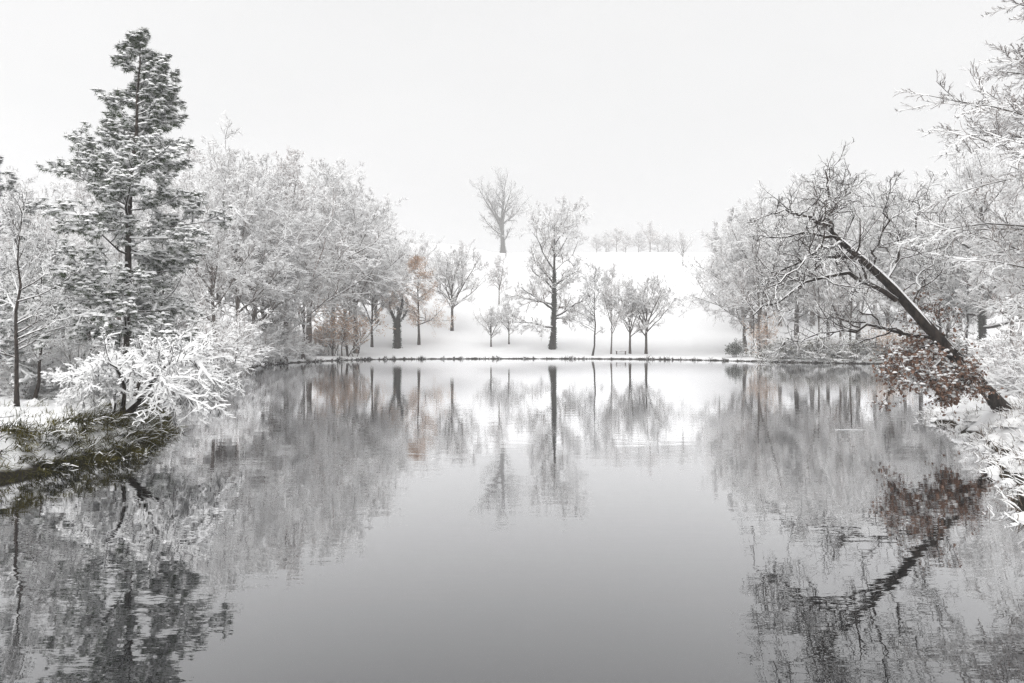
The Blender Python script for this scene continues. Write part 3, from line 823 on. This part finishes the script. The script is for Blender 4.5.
    gv, gb = Geo(), Geo()
    leaf_quads(gv, pos + .07 * rng.standard_normal(pos.shape), .10, .7)
    k = rng.random(len(pos)) < .35
    blobs(gb, pos[k] + np.array([0, 0, .03]), rng.uniform(.03, .07, k.sum()), rng.uniform(.02, .04, k.sum()))
    lv = part('leaves', gv.mesh('leaves', 'oak_leaf', False), o); lv['label'] = 'withered red-brown leaves on the low branches'
    part('leaf_snow', gb.mesh('leaf_snow', 'snow'), o)['kind'] = 'stuff'


leaning_oak()


# ------------------------------------------------------------------ the small snow-laden tree over the left bank
def laden_tree():
    D0 = 16.0
    def W(pts):
        return [at(px, py, D0 + dz) for px, py, dz in pts]
    root = at(108, 436, D0)
    trunk = W([(104, 446, 0), (110, 432, 0), (122, 415, -.1), (140, 399, -.2), (160, 388, -.3), (190, 378, -.4), (215, 372, -.5)])
    limbs = [[(118, 420, 0), (112, 395, .3), (105, 372, .5), (85, 366, .5), (66, 385, .4)],
             [(122, 415, -.1), (125, 390, -.5), (118, 368, -.9), (100, 358, -1.2), (80, 375, -1.4)],
             [(132, 406, -.1), (140, 380, .2), (148, 358, .4), (160, 350, .6), (185, 362, .7)],
             [(140, 399, -.2), (155, 375, -.6), (175, 357, -.9), (195, 358, -1.1), (215, 385, -1.2)],
             [(150, 393, -.2), (165, 372, .4), (185, 358, .9), (205, 366, 1.2), (222, 382, 1.4)],
             [(165, 386, -.3), (178, 376, -.7), (192, 384, -.9), (205, 402, -1.0)],
             [(128, 410, -.1), (132, 380, .9), (128, 360, 1.3), (112, 354, 1.6)],
             [(112, 430, 0), (114, 415, -.2), (116, 400, -.3), (110, 384, -.5), (96, 380, -.8), (84, 398, -1.0)],
             [(135, 404, -.1), (150, 385, -1.0), (160, 372, -1.5), (170, 378, -1.9), (178, 398, -2.0)]]
    P0 = (resample(trunk, 10) - root)[None]; R0 = np.interp(np.linspace(0, 1, 10), [0, .15, 1], [.20, .14, .04])[None]
    P1 = np.stack([resample(W(p), 9) - root for p in limbs])
    R1 = (np.array([.05, .05, .05, .05, .045, .035, .04, .03, .035])[:, None]) * np.linspace(1, .25, 9)[None]
    P2, R2 = grow(P1, R1, 16, .3, 1, 50, 14, .36, 6, .16, -.08, .55, .35, .008, taper=.35)
    P3, R3 = grow(P2, R2, 8, .15, 1, 50, 16, .46, 4, .18, -.09, .6, .45, .006, taper=.25)
    P4, R4 = grow(P3, R3, 7, .15, 1, 48, 18, .5, 3, .18, -.08, .65, .6, .005, taper=.2)
    o = thing('snow_laden_tree', 'small tree bowed under snow, its trunk leaning out from left bank', 'tree', root)
    gt, gc, gs = Geo(), Geo(), Geo()
    tube(gt, P0, R0, 9, .06); tube(gt, P1, R1, 5)
    tube(gc, P2, R2, 3); tube(gc, P3, R3, 3); ribbon(gc, P4, R4)
    snow_on(gs, P0[:, 3:], R0[:, 3:], .03, 5, .25); snow_on(gs, P1, R1, .028, 5, .3); snow_on(gs, P2, R2, .02, 4, .3, .05)
    snow_on(gs, P3, R3, .016, 4, .3, .1); snow_on(gs, P4, R4, .012, 3, .3, .1)
    part('trunk', gt.mesh('trunk', 'bark_wet'), o); part('crown', gc.mesh('crown', 'twig_dark'), o); part('snow_cover', gs.mesh('snow_cover', 'snow'), o)


laden_tree()


# ------------------------------------------------------------------ the feathery tree at the right edge
def feathery_tree():
    D0 = 15.0
    root = on_ground(1132, D0)
    h = 13.5
    z = np.linspace(-.3, h, 10)
    P0 = np.stack([.1 * np.sin(z), .1 * np.cos(z * .7), z], -1)[None]; R0 = np.linspace(.22, .05, 10)[None]
    n = 56
    zz = np.concatenate([np.linspace(2.8, 11.4, 50), np.linspace(11.6, h - .4, 6)]) + rng.uniform(-.1, .1, n)
    a = np.radians(np.where(np.arange(n) % 5 < 4, rng.normal(186, 27, n), rng.uniform(0, 360, n)))
    el = np.radians(rng.normal(14, 8, n))
    d = np.stack([np.cos(a) * np.cos(el), np.sin(a) * np.cos(el), np.sin(el)], -1)
    zi = np.interp(zz, z, np.arange(10)); i = zi.astype(int).clip(0, 8)
    pos = P0[0, i] + (P0[0, i + 1] - P0[0, i]) * (zi - i)[:, None]
    L = np.interp(zz, [2, 5, 6.5, 8.5, 10, 11.5, 13.5], [4.4, 4.4, 4.0, 2.9, 2.9, 2.5, 1.0]) * rng.uniform(.75, 1.1, n)
    P1 = sweep(pos, d, L, 10, .06, -.035, .03); R1 = .030 * np.linspace(1, .2, 10)[None] * np.ones((n, 1))
    P2, R2 = grow(P1, R1, 12, .2, 1, 36, 8, .34, 6, .06, .0, .5, .35, .007, flat=.35, taper=.55)
    P3, R3 = grow(P2, R2, 8, .12, 1, 36, 9, .40, 3, .10, .02, .6, .5, .0055, flat=.6, taper=.35)
    P4, R4 = grow(P3, R3, 4, .15, 1, 38, 12, .5, 2, .08, .02, .6, .6, .0045, flat=.7, taper=.2)
    o = thing('feathery_tree', 'feathery snow-lined branches reaching in from the upper right edge', 'tree', root)
    gt, gc, gs = Geo(), Geo(), Geo()
    tube(gt, P0, R0, 9, .05); tube(gt, P1, R1, 5); tube(gc, P2, R2, 3); tube(gc, P3, R3, 3); ribbon(gc, P4, R4 * 1.2)
    snow_on(gs, P1, R1, .01, 4, .3, wrap=-.4); snow_on(gs, P2, R2, .012, 4, .3, .1); snow_on(gs, P3, R3, .011, 3, .3, .15); snow_on(gs, P4, R4, .009, 3, .3, .2)
    part('trunk', gt.mesh('trunk', 'bark'), o); part('crown', gc.mesh('crown', 'twig'), o); part('snow_cover', gs.mesh('snow_cover', 'snow'), o)


feathery_tree()


# ------------------------------------------------------------------ grass and brush on the banks
def shore_points(n, keep, dmin, dmax):
    """points on land within a band along the chosen stretch of shore"""
    a, b = SHORE_S, np.roll(SHORE_S, -1, 0)
    ok = keep((a + b) / 2)
    a, b = a[ok], b[ok]
    ln = np.linalg.norm(b - a, axis=1)
    i = rng.choice(len(a), n, p=ln / ln.sum()); t = rng.random((n, 1))
    e = (b - a)[i] / ln[i][:, None]
    out = np.stack([e[:, 1], -e[:, 0]], -1)                     # right of the travel direction
    mid = a[i] + (b - a)[i] * t
    test = shore_dist(mid[:, 0] + out[:, 0] * .05, mid[:, 1] + out[:, 1] * .05) > 0
    out = np.where(test[:, None], out, -out)
    p = mid + out * (dmin + (dmax - dmin) * rng.random((n, 1)) ** 1.9)
    return np.column_stack([p, ground_z(p[:, 0], p[:, 1])]), np.column_stack([-out, np.zeros(n)])


def tufts(name, label, cat, keep, count, blades, ln, band, mat, snow, lean=.5, width=.008, droop=-.22, snow_share=.6, mound=0.0, clump=False):
    c, tow = shore_points(count, keep, *band)
    i = np.repeat(np.arange(count), blades)
    pos = c[i] + np.column_stack([rng.normal(0, .08, (len(i), 2)), np.full(len(i), -.03)])
    d = unit(UP * 1.0 + tow[i] * lean + .5 * rng.standard_normal((len(i), 3)))
    size = (rng.uniform(.45, 1.2, count) * (1 if not clump else np.clip(.75 + .9 * wob(c[:, 0], c[:, 1], .55, 5) + .5 * wob(c[:, 0], c[:, 1], 2.1, 2), .12, 1.7)))[i]
    P = sweep(pos, d, ln * size * rng.uniform(.6, 1.2, len(i)), 4, .08, droop)
    R = np.full((len(i), 4), width) * np.array([1, 1, .8, .3])
    gg, gs = Geo(), Geo()
    ribbon(gg, P, R)
    k = rng.random(len(i)) < snow_share
    snow_on(gs, P[k], R[k], snow, 3, .4)
    if mound:
        k = rng.random(count) < mound
        m = c[k] + np.array([0, 0, .02]) + tow[k] * -.1
        blobs(gs, m, rng.uniform(.10, .30, k.sum()), rng.uniform(.10, .22, k.sum()))
    o = thing(name, label, cat)
    o['kind'] = 'stuff'
    part('blades', gg.mesh('blades', mat), o)['kind'] = 'stuff'
    part('snow_cover', gs.mesh('snow_cover', 'snow'), o)['kind'] = 'stuff'


tufts('bank_grass', 'dark mossy grass hanging over the left bank', 'grass', lambda m: (m[:, 0] < 0) & (m[:, 1] > 8) & (m[:, 1] < 24), 700, 20, .27, (-.3, .7), 'grass', .004, 1.3, .007, -.45, .004)
tufts('snowy_grass', 'snow-covered grass and brush on top of the left bank', 'grass', lambda m: (m[:, 0] < 0) & (m[:, 1] > 8) & (m[:, 1] < 30), 420, 14, .26, (.3, 5.0), 'grass', .006, .3, .006, -.35, .4, .28)
tufts('mossy_overhang', 'dark mossy plants overhanging the water below the snow-bowed tree', 'moss', lambda m: (m[:, 0] < 0) & (m[:, 1] > 12.6) & (m[:, 1] < 20), 420, 22, .36, (-.25, 1.5), 'grass', .004, 1.0, .008, -.4, .08)
tufts('bank_brush', 'snow-covered brown grass and brush on the right bank', 'brush', lambda m: (m[:, 0] > 0) & (m[:, 1] > 5) & (m[:, 1] < 30), 620, 15, .34, (-.3, 4.0), 'dry_grass', .006, .6, .006, -.3, .5, .35)
tufts('shore_grass', 'low dark grass tufts along the far waterline', 'grass', lambda m: m[:, 1] > 60, 620, 9, .42, (-.15, .3), 'bank_soil', .01, .5, .026, -.2, .12, clump=True)


# ------------------------------------------------------------------ small things
def bench():
    D = hit(621, 354.5)
    p = on_ground(621, D)
    o = thing('park_bench', 'low dark bench on the far shore between two small trees', 'bench', p)
    def box(g, c, s):
        c, s = np.array(c), np.array(s) / 2
        V = np.array([[x, y, z] for x in (-1, 1) for y in (-1, 1) for z in (-1, 1)]) * s + c
        g.add(V, np.array([[0, 1, 3, 2], [4, 6, 7, 5], [0, 4, 5, 1], [2, 3, 7, 6], [0, 2, 6, 4], [1, 5, 7, 3]]))
        return g
    for i in (-1, 0, 1):
        part('seat_plank', box(Geo(), (0, i * .15, .44), (1.6, .135, .05)).mesh('seat_plank', 'wood', False), o)
    for s in (-1, 1):
        part('leg', box(Geo(), (s * .62, 0, .19), (.1, .4, .45)).mesh('leg', 'wood', False), o)
    sx = np.linspace(-.8, .8, 9)
    P = np.stack([sx, 0 * sx, 0 * sx + .465], -1)[None]
    gs = Geo(); snow_on(gs, P, np.full((1, 9), .02), .20, 7, .08, hf=.32)
    part('snow_cover', gs.mesh('snow_cover', 'snow'), o)


bench()


def fallen_log():
    a, b = on_ground(985, 24.0), on_ground(1035, 23.0)
    mid = (a + b) / 2; mid[2] = max(a[2], b[2])
    P = np.stack([np.linspace(a, b, 9)])
    P[:, :, 2] = mid[2] + .12 + .04 * np.sin(np.arange(9))
    P -= mid
    R = np.linspace(.2, .14, 9)[None]
    o = thing('fallen_log', 'snow-capped fallen log on the bank behind the leaning trunk', 'log', mid)
    gt, gs = Geo(), Geo()
    tube(gt, P, R, 9, .08); snow_on(gs, P, R, .05, 6, .2, hf=1.6)
    part('bark_body', gt.mesh('bark_body', 'bark_wet'), o); part('snow_cover', gs.mesh('snow_cover', 'snow'), o)


fallen_log()


def ice_sliver():
    n = 14
    c = at(849, 430, 18.5)
    x = np.linspace(-.38, .38, n); w = .05 * np.sqrt(np.clip(1 - (x / .39) ** 2, 0, 1)) * rng.uniform(.5, 1.3, n) + .01
    lo = np.stack([x, -w, 0 * x + .006], -1); hi = np.stack([x, w, 0 * x + .012], -1); mid = np.stack([x, 0 * x, 0 * x + .02], -1)
    V = np.stack([lo, mid, hi], 1)[None].reshape(1, n, 3, 3)
    o = bpy.data.objects.new('ice_sliver', Geo().add(V, ring_faces(1, n, 3, False)).mesh('ice_sliver', 'ice'))
    coll.objects.link(o); o.location = (c[0], c[1], 0)
    o['label'], o['category'] = 'thin pale sliver of ice floating near the leaning oak leaves', 'ice'


ice_sliver()


# ------------------------------------------------------------------ the hazy air
def haze():
    s = np.array([(x, y, z) for x in (-560, 560) for y in (-120, 600) for z in (-3.0, 62.0)], float)
    f = np.array([[0, 1, 3, 2], [4, 6, 7, 5], [0, 4, 5, 1], [2, 3, 7, 6], [0, 2, 6, 4], [1, 5, 7, 3]])
    me = bpy.data.meshes.new('haze'); me.from_pydata(s.tolist(), [], f.tolist()); me.update()
    m = bpy.data.materials.new('haze_air'); m.use_nodes = True
    n, l = m.node_tree.nodes, m.node_tree.links
    n.remove(n['Principled BSDF'])
    v = n.new('ShaderNodeVolumePrincipled')
    v.inputs['Color'].default_value = (0.98, 0.98, 0.985, 1)
    v.inputs['Density'].default_value = 0.0018
    v.inputs['Anisotropy'].default_value = 0.5
    l.new(v.outputs[0], n['Material Output'].inputs['Volume'])
    me.materials.append(m)
    o = bpy.data.objects.new('haze', me); coll.objects.link(o); o['kind'] = 'stuff'


haze()
